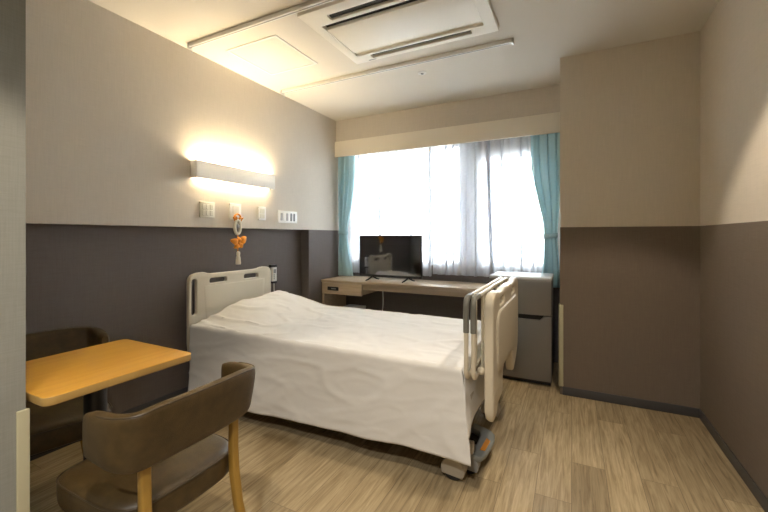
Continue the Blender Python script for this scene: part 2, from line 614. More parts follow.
# access hatch
t = empty('ceiling_hatch', (-1.97, 2.115, 2.49), 'square white ceiling access hatch between the curtain rails above the wall lamp', 'ceiling hatch')
obj('hatch_frame', ceil_plate([[(-2.205, 1.885), (-1.74, 1.885), (-1.74, 2.345), (-2.205, 2.345)],
                               [(-2.188, 1.902), (-1.757, 1.902), (-1.757, 2.328), (-2.188, 2.328)]], 2.494, 2.4995, .0015), WHITEP, t)
obj('hatch_door', mk((-2.186, -1.759, 1.904, 2.326, 2.496, 2.4995)), CEIL, t)

t = empty('sprinkler', (-1.085, 2.862, 2.49), 'small round white sprinkler head set in the ceiling', 'sprinkler')
bm = bmesh.new(); lathe(bm, [(.014, 2.4995), (.034, 2.4995), (.036, 2.496), (.030, 2.493), (.016, 2.492), (.014, 2.4945)], (-1.085, 2.862, 0), 28)
obj('cover_ring', bm, WHITEP, t)
bm = bmesh.new(); lathe(bm, [(.011, 2.4985), (.0135, 2.496), (.010, 2.488), (.004, 2.486)], (-1.085, 2.862, 0), 16)
obj('nozzle', bm, GREYP, t)

# ------------------------------------------------------------------ wall lamp (tubes behind a front cover, open above and below)
t = empty('wall_lamp', (XL, 2.14, 1.58), 'long white wall lamp glowing up and down above the bed', 'lamp')
LY0, LY1, LZ0, LZ1 = 1.772, 2.556, 1.590, 1.716
bm = bmesh.new()
prof = [(-2.376, LZ0 + .004), (-2.370, LZ0), (-2.365, LZ0 + .01), (-2.364, LZ1 - .012), (-2.370, LZ1), (-2.376, LZ1 - .003)]
P = [[(x, y, z) for (x, z) in prof + prof[:1]] for y in (LY0 + .006, LY1 - .006)]
grid(bm, P)
obj('front_cover', bm, LAMPH, t)
for yy in (LY0, LY1):
    s = 1 if yy == LY0 else -1
    bm = mk((XL + .0005, -2.364, min(yy, yy + .006 * s), max(yy, yy + .006 * s), LZ0, LZ1), r=.002)
    obj('end_cap', bm, LAMPH, t)
obj('back_channel', mk((XL + .0005, -2.415, LY0 + .008, LY1 - .008, 1.625, 1.680), r=.003), WHITEP, t)
obj('light_block_plate', mk((-2.4145, -2.378, LY0 + .008, LY1 - .008, 1.651, 1.656)), WHITEP, t)  # added unseen divider, keeps the upper tube's light from spilling below
for zz, rr in ((1.696, .008), (1.618, .0018)):
    bm = bmesh.new(); tube(bm, [(-2.394, LY0 + .03, zz), (-2.394, LY1 - .03, zz)], rr, 10)
    obj('tube', bm, TUBE, t)

# ------------------------------------------------------------------ wall plates
def wall_plate(y0, y1, z0, z1, label, cells, mat, group='switch and socket plates on the wall'):
    t = empty('wall_plate', (XL, (y0 + y1) / 2, z0), label, 'wall plate', group)
    bm = plate([rrect(y0, y1, z0, z1, .006, 4)], .012, .003, 1)
    bmesh.ops.transform(bm, matrix=YZ(XL + .0065), verts=bm.verts[:])
    obj('faceplate', bm, mat, t)
    for (kind, a, b, c, d, m) in cells:
        bm = mk((XL + .010, XL + .0155, a, b, c, d), r=.0015, seg=1)
        obj(kind, bm, m, t)
    return t
cells = []
for i in range(3):
    for j in range(2):
        a = 1.858 + i * .033; c = 1.328 + j * .045
        cells.append(('socket_insert', a, a + .027, c, c + .036, IVORY))
wall_plate(1.842, 1.968, 1.31, 1.428, 'ivory six-way socket plate left of the hanging orange charm', cells, IVORY)
wall_plate(2.11, 2.222, 1.306, 1.436, 'white nurse call plate that the orange charm hangs from',
           [('call_socket', 2.135, 2.196, 1.355, 1.415, IVORY), ('hook', 2.16, 2.172, 1.325, 1.34, GREYP)], WHITEP)
wall_plate(2.413, 2.500, 1.312, 1.432, 'narrow white switch plate under the right end of the lamp',
           [('switch', 2.432, 2.482, 1.372, 1.412, IVORY), ('switch', 2.432, 2.482, 1.330, 1.368, IVORY)], WHITEP)
wall_plate(2.655, 2.920, 1.298, 1.412, 'wide white socket plate nearest the window',
           [('socket_insert', 2.685, 2.712, 1.32, 1.39, GREYP), ('socket_insert', 2.722, 2.752, 1.32, 1.39, WHITEP),
            ('socket_insert', 2.765, 2.790, 1.32, 1.39, GREYP), ('socket_slot', 2.822, 2.843, 1.318, 1.392, BLACK),
            ('socket_slot', 2.866, 2.887, 1.318, 1.392, BLACK)], WHITEP)

# ------------------------------------------------------------------ hanging charm
t = empty('hanging_charm', (-2.405, 2.165, .95), 'orange and cream hanging charm with a bow and tassel on the wall plate', 'charm')
cx, cyy = -2.398, 2.163
bm = bmesh.new()
tube(bm, [(cx + .004, cyy + .03 * cos(a) , 1.327 + .022 * sin(a)) for a in [2 * pi * i / 16 for i in range(16)]], .007, 7, closed=True)
for k in range(4):
    a = pi * .15 + k * pi / 4.2
    tube(bm, [(cx + .006, cyy + .02 * cos(a), 1.315), (cx + .012, cyy + .05 * cos(a), 1.315 + .012 * sin(a)), (cx + .006, cyy + .035 * cos(a), 1.295)], [.006, .009, .003], 6)
obj('top_ribbon', bm, CHO, t)
bm = bmesh.new()
tube(bm, [(cx + .003, cyy + .028 * cos(a), 1.247 + .055 * sin(a)) for a in [2 * pi * i / 20 for i in range(20)]], .0125, 8, closed=True)
obj('cream_loop', bm, CHW, t)
bm = bmesh.new(); tube(bm, [(cx + .004, cyy, 1.235), (cx + .006, cyy + .002, 1.250), (cx + .004, cyy, 1.268)], [.008, .015, .008], 8)
obj('bead', bm, GREYP, t)
def petal(bm, c, dy, dz, ln, w, lift):
    d = Vector((0, dy, dz)).normalized()
    s = Vector((1, 0, 0)).cross(d)
    P = []
    for i in range(9):
        u = i / 8
        wd = w * (sin(pi * min(1, u * .9 + .08)) ** .7)
        row = []
        for j in range(7):
            v = (j / 6 - .5) * 2
            p = Vector(c) + d * (ln * u) + s * (wd * v) + Vector((lift * sin(pi * u) + .008 * (1 - v * v), 0, 0))
            row.append(p)
        P.append(row)
    top = grid(bm, P)
    bot = grid(bm, [[q - Vector((.006, 0, 0)) for q in row] for row in P])
    n, m = 9, 7
    for i in range(n - 1):
        for j in (0, m - 1):
            bm.faces.new((top[i][j], top[i + 1][j], bot[i + 1][j], bot[i][j]))
    for j in range(m - 1):
        for i in (0, n - 1):
            bm.faces.new((top[i][j], top[i][j + 1], bot[i][j + 1], bot[i][j]))
for (dy, dz, ln, w) in ((1, .62, .095, .030), (-1, .35, .075, .026), (.55, -.5, .055, .022), (-.5, -.55, .055, .022), (.1, 1, .05, .02)):
    bm = bmesh.new(); petal(bm, (cx + .008, cyy, 1.118), dy, dz, ln, w, .018)
    obj('bow_petal', bm, CHO, t)
bm = bmesh.new(); bmesh.ops.create_icosphere(bm, subdivisions=2, radius=.017, matrix=Matrix.Translation((cx + .018, cyy, 1.118)))
obj('bow_knot', bm, CHO, t)
bm = bmesh.new(); tube(bm, [(cx + .006, cyy, 1.19), (cx + .006, cyy, 1.10), (cx + .006, cyy, 1.03)], .004, 6)
obj('cord', bm, CHO, t)
bm = bmesh.new(); lathe(bm, [(.007, 1.052), (.014, 1.045), (.015, 1.03), (.012, 1.022), (.017, 1.0), (.021, .958), (.019, .948), (.005, .947)], (cx + .008, cyy + .003, 0), 14)
obj('tassel', bm, CHW, t)

# ------------------------------------------------------------------ curtains
def drape_rows(xl, xr, yc, ztop, zbot, n, nzr, amp, waves, phase, seed, pinch=None):
    """xl(z), xr(z): edges; returns rows for grid"""
    P = []
    for j in range(nzr + 1):
        z = ztop + (zbot - ztop) * j / nzr
        a, b = xl(z), xr(z)
        row = []
        for i in range(n + 1):
            u = i / n
            uu = u + .030 * nz(u * 6, seed, z * .35)
            w = sin(2 * pi * waves * uu + phase) + .45 * sin(2 * pi * waves * 2.13 * uu + phase * 1.7 + seed) * (.6 + .4 * nz(u * 4, z, seed))
            k = amp * (1 if pinch is None else pinch(z))
            row.append((a + (b - a) * u + .3 * k * cos(2 * pi * waves * uu + phase), yc + k * w * .7, z))
        P.append(row)
    return P
def solid(o, th):
    md = o.modifiers.new('thickness', 'SOLIDIFY'); md.thickness = th; md.offset = 0
    return o

def sheer(name, x0, x1, zb, waves, seed, folds, label):
    """folds: (x, width, slant) of pleats where the voile lies back over itself in three layers"""
    us = []
    n = int(abs(x1 - x0) * 170)
    base = [x0 + (x1 - x0) * i / n for i in range(n + 1)]
    fl = sorted(folds)
    path = []                                   # (x, y offset, slant)
    for x in base:
        path.append((x, 0., None))
    for (fx, w, sl) in fl:
        k = min(range(len(path)), key=lambda q: abs(path[q][0] - fx) if path[q][2] is None else 9)
        px = path[k][0]
        ins = [(px + (w if q_ % 2 == 0 else 0.), .003 - .004 * q_, sl, w) for q_ in range(11)]
        path[k + 1:k + 1] = ins
    xcur = x0 - 1
    P = []
    nr = 22
    for j in range(nr + 1):
        z = 2.16 + (zb - 2.16) * j / nr
        row = []
        for q in path:
            x = q[0]
            sl = 0.
            for (fx, w, s_) in fl:
                sl += s_ * exp(-((x - fx) / .09) ** 2)
            u = (x - x0) / (x1 - x0)
            uu = u + .030 * nz(u * 6, seed, z * .35)
            k = .028 * (.55 + .45 * smooth(2.05, 1.2, z))
            w_ = sin(2 * pi * waves * uu + seed) + .45 * sin(2 * pi * waves * 2.13 * uu + seed * 2.7) * (.6 + .4 * nz(u * 4, z, seed))
            row.append((x + sl * (1.5 - z), 3.745 + q[1] + k * w_ * .7, z))
        P.append(row)
    bm = bmesh.new(); grid(bm, P)
    return tag(obj(name, bm, SHEER, angle=180, recalc=False), label, 'sheer curtain', 'sheer curtains')
sheer('sheer_curtain', -2.36, -1.312, .752, 11, 3.1, [(-1.935, .016, .010), (-2.2, .010, .0), (-1.72, .008, .004), (-1.55, .010, -.004), (-1.34, .022, .0)],
      'white sheer curtain over the left window pane behind the television')
sheer('sheer_curtain', -1.300, -.19, .775, 12, 5.7, [(-1.16, .012, .006), (-1.09, .009, .0), (-.86, .016, .0), (-.735, .034, .030), (-.605, .014, .012), (-.43, .012, 0.), (-.33, .010, .015)],
      'white sheer curtain over the right window pane above the fridge')

def side_curtain(side, label):
    if side < 0:
        xa = lambda z: -2.424 + .012 * exp(-((z - 1.2) / .22) ** 2)
        xb = lambda z: -2.20 - .095 * exp(-((z - 1.2) / .38) ** 2) + (0.0 if z > 1.2 else -.004)
        tz, x0, x1 = 1.21, -2.402, -2.288
        zb = .72
    else:
        xa = lambda z: -.335 + .115 * exp(-((z - 1.17) / .42) ** 2) + (0 if z > 1.17 else .035 * smooth(1.17, .8, z))
        xb = lambda z: -.088 - .022 * exp(-((z - 1.17) / .2) ** 2)
        tz, x0, x1 = 1.175, -.222, -.115
        zb = .72
    e = empty('window_curtain', ((x0 + x1) / 2, 3.67, zb), label, 'curtain', 'teal curtains')
    pin = lambda z: .62 + .38 * min(1, abs(z - tz) / .35)
    P = drape_rows(xa, xb, 3.643, 2.16, zb, 90, 44, .031, 3.4, .6 + side, 2.2 + side, pin)
    bm = bmesh.new(); grid(bm, P)
    solid(obj('drape', bm, TEAL, e, angle=180), .003)
    bm = bmesh.new()
    ring = [((x0 + x1) / 2 + (x1 - x0) / 2 * 1.06 * cos(a), 3.643 + .032 * sin(a), tz + .006 * side * cos(a)) for a in [2 * pi * i / 28 for i in range(28)]]
    rows = [[(p[0] , p[1], p[2] + dz) for p in ring + ring[:1]] for dz in (-.020, -.008, .008, .020)]
    grid(bm, rows)
    solid(obj('tieback', bm, TIE, e, angle=180), .004)
    return e
side_curtain(-1, 'teal curtain tied back at the left edge of the window')
side_curtain(1, 'teal curtain tied back at the right edge of the window behind the fridge')

# ------------------------------------------------------------------ desk, TV, bin
DT = .705
d = empty('desk', (-1.5, 3.5, 0), 'long pale wood desk running under the window behind the bed', 'desk')
obj('desktop', mk((-2.424, -.632, 3.325, 3.800, DT - .026, DT), r=.002), DESKW, d)
obj('side_panel', mk((-2.424, -2.400, 3.345, 3.790, 0, DT - .0265), r=.001), DESKW, d)
obj('side_panel', mk((-.66, -.636, 3.345, 3.790, 0, DT - .0265), r=.001), DESKW, d)
obj('apron', mk((-1.925, -.661, 3.362, 3.382, DT - .085, DT - .0265), r=.001), DESKW, d)
obj('drawer_case', mk((-2.399, -1.927, 3.352, 3.70, DT - .142, DT - .027), r=.001), DESKW, d)
dr = obj('drawer_front', mk((-2.418, -1.925, 3.332, 3.350, DT - .148, DT - .030), r=.0015), DESKW, d)
bm = plate([rrect(-2.345, -2.205, .594, .634, .006, 3)], .004, .001, 1)
bmesh.ops.transform(bm, matrix=XZ(3.3315), verts=bm.verts[:])
obj('recessed_pull', bm, BLACK, dr)
obj('lock_plate', mk((-2.295, -2.235, 3.327, 3.330, .609, .620)), GREYP, dr)

tv = empty('television', (-1.69, 3.515, DT), 'black flat-screen television on the desk in front of the left sheer', 'television')
TM = Matrix.Translation((-1.69, 3.515, 0)) @ Matrix.Rotation(radians(1.4), 4, 'Z')
def tvbox(*b, r=.004):
    bm = bmesh.new(); box(bm, *b, r=r); bmesh.ops.transform(bm, matrix=TM, verts=bm.verts[:]); return bm
obj('housing', tvbox(-.352, .352, -.008, .022, .752, 1.182), BLACK, tv)
obj('rear_cover', tvbox(-.25, .25, .021, .060, .79, 1.05, r=.012), BLACK, tv)
bm = plate([rrect(-.352, .352, .750, 1.182, .004, 2), rrect(-.343, .343, .768, 1.174, .002, 2)], .006, .001, 1)
bmesh.ops.transform(bm, matrix=TM @ XZ(-.0105), verts=bm.verts[:])
obj('bezel', bm, BLACK, tv)
obj('screen', tvbox(-.343, .343, -.0098, -.0075, .767, 1.175, r=0), SCREEN, tv)
for sx in (-1, 1):
    bm = bmesh.new()
    px = .205 * sx
    tube(bm, [(px, .006, .757), (px - .006, -.002, .742), (px - .024, -.05, .718), (px - .034, -.085, .7105)], [.009, .009, .007, .0055], 8)
    tube(bm, [(px, .006, .757), (px + .006, .014, .742), (px + .024, .06, .718), (px + .034, .092, .7105)], [.009, .009, .007, .0055], 8)
    bmesh.ops.transform(bm, matrix=TM, verts=bm.verts[:])
    obj('foot', bm, BLACK, tv)

bm = bmesh.new()
pts = []
for i in range(25):
    u = i / 24
    pts.append((-1.745 - .16 * u + .025 * sin(u * 5), 3.46 + .14 * u, .619 - .60 * u ** .9))
tube(bm, pts, .0045, 7)
tag(obj('power_cord', bm, WHITEP), 'thin white power cord hanging below the desk behind the bed', 'cord')

b = empty('waste_bin', (-2.09, 3.46, 0), 'pale low bin under the desk drawer, its top just above the bed', 'bin')
bm = bmesh.new()
P = []
for (z, k) in ((0, .80), (.02, .82), (.40, 1.), (.415, 1.03), (.42, 1.02), (.42, .96), (.03, .78)):
    P.append([(-2.09 + x * k, 3.47 + y * k, z) for (x, y) in (lambda q: q + q[:1])(rrect(-.105, .105, -.08, .08, .03, 5))])
V = grid(bm, P); bm.faces.new(V[-1][:-1]); bm.faces.new(V[0][:-1][::-1])
obj('bucket', bm, BIN, b)

# ------------------------------------------------------------------ fridge
f = empty('refrigerator', (-.37, 3.4, 0), 'small silver two-door refrigerator between the desk and the wall column', 'refrigerator')
FX0, FX1, FY = -.614, -.138, 3.168
obj('cabinet', mk((FX0 + .004, FX1 - .004, FY + .052, 3.575, .035, .826), r=.004), GREYP, f)
obj('top_panel', mk((FX0, FX1, FY + .004, 3.580, .827, .850), r=.006), FRTOP, f)
obj('kick_plate', mk((FX0 + .01, FX1 - .01, FY + .04, 3.57, .004, .034)), BLACK, f)
def door(z0, z1):
    bm = bmesh.new(); box(bm, FX0, FX1, FY, FY + .047, z0, z1, r=.005, seg=3); return bm
ud = obj('upper_door', door(.552, .825), FRIDGE, f)
# lower door: its top edge drops away over the left three quarters as a finger grip
outl = [(FX0, .040), (FX1, .040), (FX1, .545), (FX1 - .055, .545), (FX1 - .085, .515), (FX0, .515)]
bm = plate([outl], .047, .003, 2)
bmesh.ops.transform(bm, matrix=XZ(FY + .0235), verts=bm.verts[:])
ld = obj('lower_door', bm, FRIDGE, f)
obj('finger_grip', mk((FX0 + .003, FX1 - .06, FY + .024, FY + .050, .508, .551)), BLACK, f)
obj('door_seal', mk((FX0 + .006, FX1 - .006, FY + .047, FY + .0525, .045, .82)), BLACK, f)

# ------------------------------------------------------------------ side table with one black column
t = empty('side_table', (-1.62, .77, 0), 'honey coloured square side table on one black column beside the bed', 'table')
TX0, TX1, TY0, TY1 = -1.853, -1.372, .534, 1.018
bm = plate([rrect(TX0, TX1, TY0, TY1, .028, 8)], .027, .003, 2)
bmesh.ops.translate(bm, verts=bm.verts[:], vec=(0, 0, .6865))
for fc in bm.faces:
    if abs(fc.normal.z) < .5: fc.material_index = 1
obj('tabletop', bm, [TABLEW, TABLEE], t)
bm = bmesh.new(); lathe(bm, [(.036, .022), (.036, .655)], (-1.60, .775, 0), 28); obj('column', bm, BLACKM, t)
obj('mount_plate', mk((-1.70, -1.50, .675, .875, .656, .672), r=.003), BLACKM, t)
bm = bmesh.new(); lathe(bm, [(.165, .001), (.170, .004), (.168, .012), (.05, .021), (.036, .023)], (-1.60, .775, 0), 40); obj('base_plate', bm, BLACKM, t)

# ------------------------------------------------------------------ chairs (front = local +x)
def make_chair(loc, rz, label):
    c = empty('armchair', loc, label, 'chair', 'brown armchairs', rz)
    def part(name, bm, m, par=None):
        return obj(name, bm, m, par or c, world=False, angle=50)
    # seat cushion: rounded block with a domed top
    def seat_outline(k):
        pts = []
        n = 64
        for i in range(n):
            a = 2 * pi * i / n
            ca, sa = cos(a), sin(a)
            e = 2 / 5.2
            x = (abs(ca) ** e) * (1 if ca >= 0 else -1) * .205
            y = (abs(sa) ** e) * (1 if sa >= 0 else -1) * (.214 + .010 * ca)
            if x < 0:
                x -= .012 * (1 - (y / .22) ** 2)
            pts.append((x * k - .012, y * k))
        return pts
    bm = bmesh.new()
    P = []
    for (k, z) in ((.0, 0.316), (.5, 0.316), (.93, 0.316), (.975, 0.322), (.990, 0.334), (1.0, 0.356), (1.0, 0.384), (.985, 0.396), (.955, 0.405), (.87, 0.413), (.7, 0.419), (.4, 0.423), (.0, 0.424)):
        k = max(k, .002)
        o_ = seat_outline(k)
        P.append([(x, y, z) for (x, y) in o_ + o_[:1]])
    V = grid(bm, P)
    bmesh.ops.remove_doubles(bm, verts=bm.verts[:], dist=1e-5)
    seat = part('seat', bm, LEATHER)
    bm = bmesh.new()
    tube(bm, [(x, y, .3975) for (x, y) in seat_outline(.992)], .0032, 6, closed=True)
    part('seam', bm, PIPING, seat)
    bm = bmesh.new()
    box(bm, -.165, .135, -.150, .150, .292, .3155, r=.004)
    part('seat_rail', bm, BLACK)
    # wrap-around back band
    path = []
    N = 44
    for i in range(N + 1):
        u = -1 + 2 * i / N
        s = abs(u)
        sg = 1 if u >= 0 else -1
        y = sg * .228 * (1 - (1 - min(1, s / .80)) ** 1.55) if s < .80 else sg * (.228 + .004 * sin((s - .8) / .2 * pi / 2))
        x = -.272 + .030 * min(1, s / .8) ** 2.2
        if s > .55:
            x += .145 * ((s - .55) / .45) ** 1.7
        path.append((x, y, s))
    rows = []
    for i, (x, y, s) in enumerate(path):
        p0 = Vector(path[max(i - 1, 0)][:2]); p1 = Vector(path[min(i + 1, N)][:2])
        tn = (p1 - p0).normalized()
        nrm = Vector((tn.y, -tn.x))
        if nrm.dot(Vector((x + .05, y))) < 0: nrm = -nrm
        hz = .706 - .020 * smooth(.3, 1., s)
        lz = .522 + .034 * smooth(.45, 1., s)
        end = 1 - smooth(.955, 1.0, s) * .42
        mid = (hz + lz) / 2
        hh = (hz - lz) / 2
        hh *= (1 - .16 * smooth(.93, 1.0, s))
        th = .023 * end
        ring = []
        M_ = 28
        for k in range(M_):
            a = 2 * pi * k / M_
            ca, sa = cos(a), sin(a)
            q = (abs(ca) ** .55) * (1 if ca >= 0 else -1) * th
            w = (abs(sa) ** .42) * (1 if sa >= 0 else -1)
            z = mid + hh * w
            lean = -.020 * w * (1 - smooth(.5, .95, s)) + .004
            ring.append((x + nrm.x * q + lean, y + nrm.y * q, z))
        rows.append(ring + ring[:1])
    bm = bmesh.new()
    V = grid(bm, rows)
    bm.faces.new(V[0][:-1]); bm.faces.new(V[-1][:-1][::-1])
    bmesh.ops.remove_doubles(bm, verts=bm.verts[:], dist=1e-5)
    back = part('backrest', bm, LEATHER)
    # seam line along the upper outside edge
    bm = bmesh.new()
    seam = [rows[i][5] for i in range(3, N - 2)]
    tube(bm, seam, .0026, 6)
    part('seam', bm, PIPING, back)
    # legs
    for sg in (-1, 1):
        bm = bmesh.new()
        rectbar(bm, [(-.232, sg * .157, .560), (-.230, sg * .157, .50), (-.230, sg * .156, .42), (-.234, sg * .156, .34), (-.246, sg * .163, .22), (-.268, sg * .178, .10), (-.298, sg * .195, 0)],
                [.030, .030, .029, .029, .029, .027, .025], [.024, .025, .028, .031, .029, .027, .025], side=(0, 1, 0), r=.007)
        part('leg', bm, CHAIRW)
    for sg in (-1, 1):
        bm = bmesh.new()
        rectbar(bm, [(.140, sg * .155, .314), (.155, sg * .165, .2), (.165, sg * .175, 0)], [.040, .036, .026], [.040, .036, .026], side=(0, 1, 0), r=.007)
        part('leg', bm, CHAIRW)
    return c
make_chair((-1.315, .805, 0), pi, 'brown leather armchair in the foreground, its curved back to the camera')
make_chair((-2.045, .80, 0), radians(-15), 'brown leather armchair in the corner half hidden behind the side table')

# ------------------------------------------------------------------ bed
bed = empty('hospital_bed', (-1.4, 2.14, 0), 'cream hospital bed with its head against the dark left wall', 'bed')
HY0, HY1 = 1.735, 2.536
# headboard
def headboard():
    o_ = []
    o_ += [(HY0 + .006, .36), (HY0, .42), (HY0, .845)]
    o_ += [(HY0 + .055 + .055 * cos(radians(a)), .852 + .055 * sin(radians(a))) for a in (165, 145, 125, 105)]
    o_ += [(HY0 + .075, .912), (HY0 + .125, .912), (HY0 + .155, .902), (HY0 + .19, .897), (HY1 - .20, .897), (HY1 - .155, .900), (HY1 - .12, .909), (HY1 - .085, .911)]
    o_ += [(HY1 - .055 + .055 * cos(radians(a)), .852 + .055 * sin(radians(a))) for a in (85, 60, 35, 12)]
    o_ += [(HY1, .82), (HY1, .42), (HY1 - .006, .36)]
    h1 = rrect(1.903, 2.058, .826, .862, .014, 4)
    h2 = rrect(2.228, 2.383, .826, .862, .014, 4)
    h3 = rrect(1.756, 1.798, .612, .868, .018, 4)
    bm = plate([o_, h1, h2, h3], .034, .008, 3)
    bmesh.ops.transform(bm, matrix=YZ(-2.408), verts=bm.verts[:])
    return bm
hb = obj('headboard', headboard(), BEDP, bed)
# raised centre panel with bevelled flanks
bm = bmesh.new()
P = []
for (dx, k) in ((0, 1.), (.004, .975), (.006, .94)):
    y0, y1 = 1.850, 2.462
    m_ = (1 - k) * .6
    P.append([(-2.392 + dx, y, z) for (y, z) in [(y0 + m_ + .028, .40), (y1 - m_ - .028, .40), (y1 - m_, .812 - m_ * .3), (y0 + m_, .812 - m_ * .3), (y0 + m_ + .028, .40)]])
V = grid(bm, P); bm.faces.new(V[-1][:-1])
obj('raised_panel', bm, BEDP, hb)
for yy in (1.78, 2.50):
    bm = bmesh.new(); box(bm, -2.427, -2.389, yy - .02, yy + .02, .17, .45, r=.006)
    obj('headboard_post', bm, BEDM, bed)

# footboard (plate in the YZ plane)
FY0, FY1, FXC = 1.742, 2.622, -.338
def footboard():
    o_ = [(FY0 + .008, .38), (FY0, .46), (FY0, .845)]
    o_ += [(FY0 + .06 + .06 * cos(radians(a)), .846 + .06 * sin(radians(a))) for a in (165, 140, 115)]
    o_ += [(FY0 + .075, .908), (FY0 + .14, .908), (FY0 + .17, .896), (FY0 + .31, .892), (FY0 + .33, .900), (FY1 - .33, .900), (FY1 - .31, .892), (FY1 - .17, .896), (FY1 - .14, .908), (FY1 - .075, .908)]
    o_ += [(FY1 - .06 + .06 * cos(radians(a)), .846 + .06 * sin(radians(a))) for a in (65, 40, 15)]
    o_ += [(FY1, .82), (FY1, .56), (FY1 - .015, .50), (FY1 - .05, .44), (FY1 - .13, .385), (FY1 - .21, .355), (FY1 - .245, .362), (FY1 - .258, .39), (FY1 - .262, .44), (FY1 - .275, .480), (FY1 - .31, .505)]
    o_ += [(FY0 + .31, .505), (FY0 + .275, .480), (FY0 + .262, .44), (FY0 + .258, .40), (FY0 + .245, .378), (FY0 + .21, .370), (FY0 + .10, .365)]
    h1 = rrect(FY0 + .175, FY0 + .315, .828, .866, .013, 4)
    h2 = rrect(FY1 - .315, FY1 - .175, .828, .866, .013, 4)
    bm = plate([o_, h1, h2], .042, .010, 3)
    bmesh.ops.transform(bm, matrix=YZ(FXC), verts=bm.verts[:])
    return bm
fb = obj('footboard', footboard(), BEDP, bed)
bm = bmesh.new()
P = []
for (dx, m_) in ((0, 0), (.008, .006), (.011, .02)):
    q_ = rrect(FY0 + .085 + m_, FY1 - .085 - m_, .515 + m_, .812 - m_, .07, 8)
    P.append([(-.318 + dx, y, z) for (y, z) in q_ + q_[:1]])
V = grid(bm, P); bm.faces.new(V[-1][:-1])
obj('raised_panel', bm, BEDP, fb)
bm = bmesh.new()
rectbar(bm, [(-.338, FY0 + .062, .45), (-.338, FY0 + .062, .37), (-.338, FY0 + .064, .332), (-.338, FY0 + .066, .312)], [.044, .044, .040, .024], [.118, .112, .092, .05], side=(1, 0, 0), r=.010)
obj('footboard_post', bm, BEDP, bed)
bm = bmesh.new()
bmesh.ops.create_icosphere(bm, subdivisions=3, radius=.019, matrix=Matrix.Translation((-.378, FY0 + .03, .545)))
obj('knob', bm, BEDP, bed)
bm = bmesh.new(); tube(bm, [(-.366, FY0 + .03, .545), (-.352, FY0 + .03, .545)], .009, 10)
obj('knob_stem', bm, BEDM, bed)

# mattress and steel frame
obj('mattress', mk((-2.385, -.475, 1.735, 2.545, .44, .545), r=.03, seg=3), MATT, bed)
obj('bed_deck', mk((-2.39, -.42, 1.745, 2.535, .395, .435), r=.006), BEDM, bed)
for yy in (1.80, 2.48):
    obj('base_rail', mk((-2.30, -.42, yy - .02, yy + .02, .135, .185), r=.005), BEDM, bed)
for xx in (-2.2, -.62):
    obj('cross_bar', mk((xx - .02, xx + .02, 1.821, 2.459, .140, .180), r=.004), BEDM, bed)
for xx in (-1.95, -.85):
    bm = bmesh.new(); rectbar(bm, [(xx, 2.0, .18), (xx + .18, 2.0, .395)], .03, .05, side=(0, 1, 0), r=.005)
    rectbar(bm, [(xx, 2.3, .18), (xx + .18, 2.3, .395)], .03, .05, side=(0, 1, 0), r=.005)
    rectbar(bm, [(xx, 1.83, .17), (xx, 2.45, .17)], .04, .03, side=(1, 0, 0), r=.005)
    obj('lift_arm', bm, BEDM, bed)
def caster(x, y, k_=1.):
    bm = bmesh.new()
    lathe(bm, [(.010, -.030), (.046, -.030), (.052, -.024), (.052, -.006), (.046, 0), (.046, .002), (.052, .008), (.052, .022), (.046, .028), (.010, .028)], (x, y, .0535), 26, axis='y')
    bmesh.ops.transform(bm, matrix=Matrix.Translation((x, y, 0)) @ Matrix.Scale(k_, 4) @ Matrix.Translation((-x, -y, 0)), verts=bm.verts[:])
    w = obj('caster', bm, RUB, bed)
    bm = bmesh.new()
    P = []
    for yo in (-.036, -.033, .031, .034):
        k = .94 if abs(yo) > .0335 else 1
        prof = [(.058 * k * cos(radians(a)), .058 * k * sin(radians(a))) for a in range(-35, 216, 12)]
        P.append([(x + px, y + yo, .056 + pz) for (px, pz) in prof])
    V = grid(bm, P); bm.faces.new(V[0]); bm.faces.new(V[-1][::-1])
    bmesh.ops.transform(bm, matrix=Matrix.Translation((x, y, 0)) @ Matrix.Scale(k_, 4) @ Matrix.Translation((-x, -y, 0)), verts=bm.verts[:])
    obj('caster_cover', bm, BEDP2 if k_ == 1 else GREYP, w)
    bm = bmesh.new(); tube(bm, [(x, y, .10), (x, y, .138)], .018, 12)
    obj('caster_stem', bm, BEDM, w)
for (x, y, k_) in ((-.510, 1.785, 1.), (-.452, 1.865, .8), (-.47, 2.49, 1.), (-2.2, 1.80, 1.), (-2.2, 2.48, 1.)):
    caster(x, y, k_)
# foot pedal: grey U-shaped lever with an orange mark on black rubber
bm = plate([[(-.445, 1.868), (-.375, 1.868), (-.350, 1.885), (-.338, 1.93), (-.330, 2.06), (-.338, 2.11), (-.362, 2.13), (-.445, 2.13), (-.445, 2.075),
             (-.405, 2.07), (-.395, 2.05), (-.395, 1.965), (-.405, 1.945), (-.445, 1.940)]], .030, .008, 2)
PM = Matrix.Translation((-.445, 1.975, .098)) @ Matrix.Rotation(radians(14), 4, 'Y') @ Matrix.Diagonal((1.15, 1.1, 1, 1)) @ Matrix.Translation((.4, -2.0, 0))
bmesh.ops.transform(bm, matrix=PM, verts=bm.verts[:])
ped = obj('foot_pedal', bm, PED, bed)
bm = plate([[(-.372, 1.925), (-.352, 1.935), (-.346, 2.03), (-.366, 2.04)]], .003, .0005, 1)
bmesh.ops.transform(bm, matrix=PM @ Matrix.Translation((0, 0, .0162)), verts=bm.verts[:])
obj('orange_mark', bm, ORANGE, ped)
bm = bmesh.new(); box(bm, -.47, -.368, 1.875, 2.12, -.034, -.0155, r=.006, M=Matrix.Translation((0, 0, 0)))
bmesh.ops.transform(bm, matrix=PM, verts=bm.verts[:])
obj('pedal_pad', bm, RUB, ped)

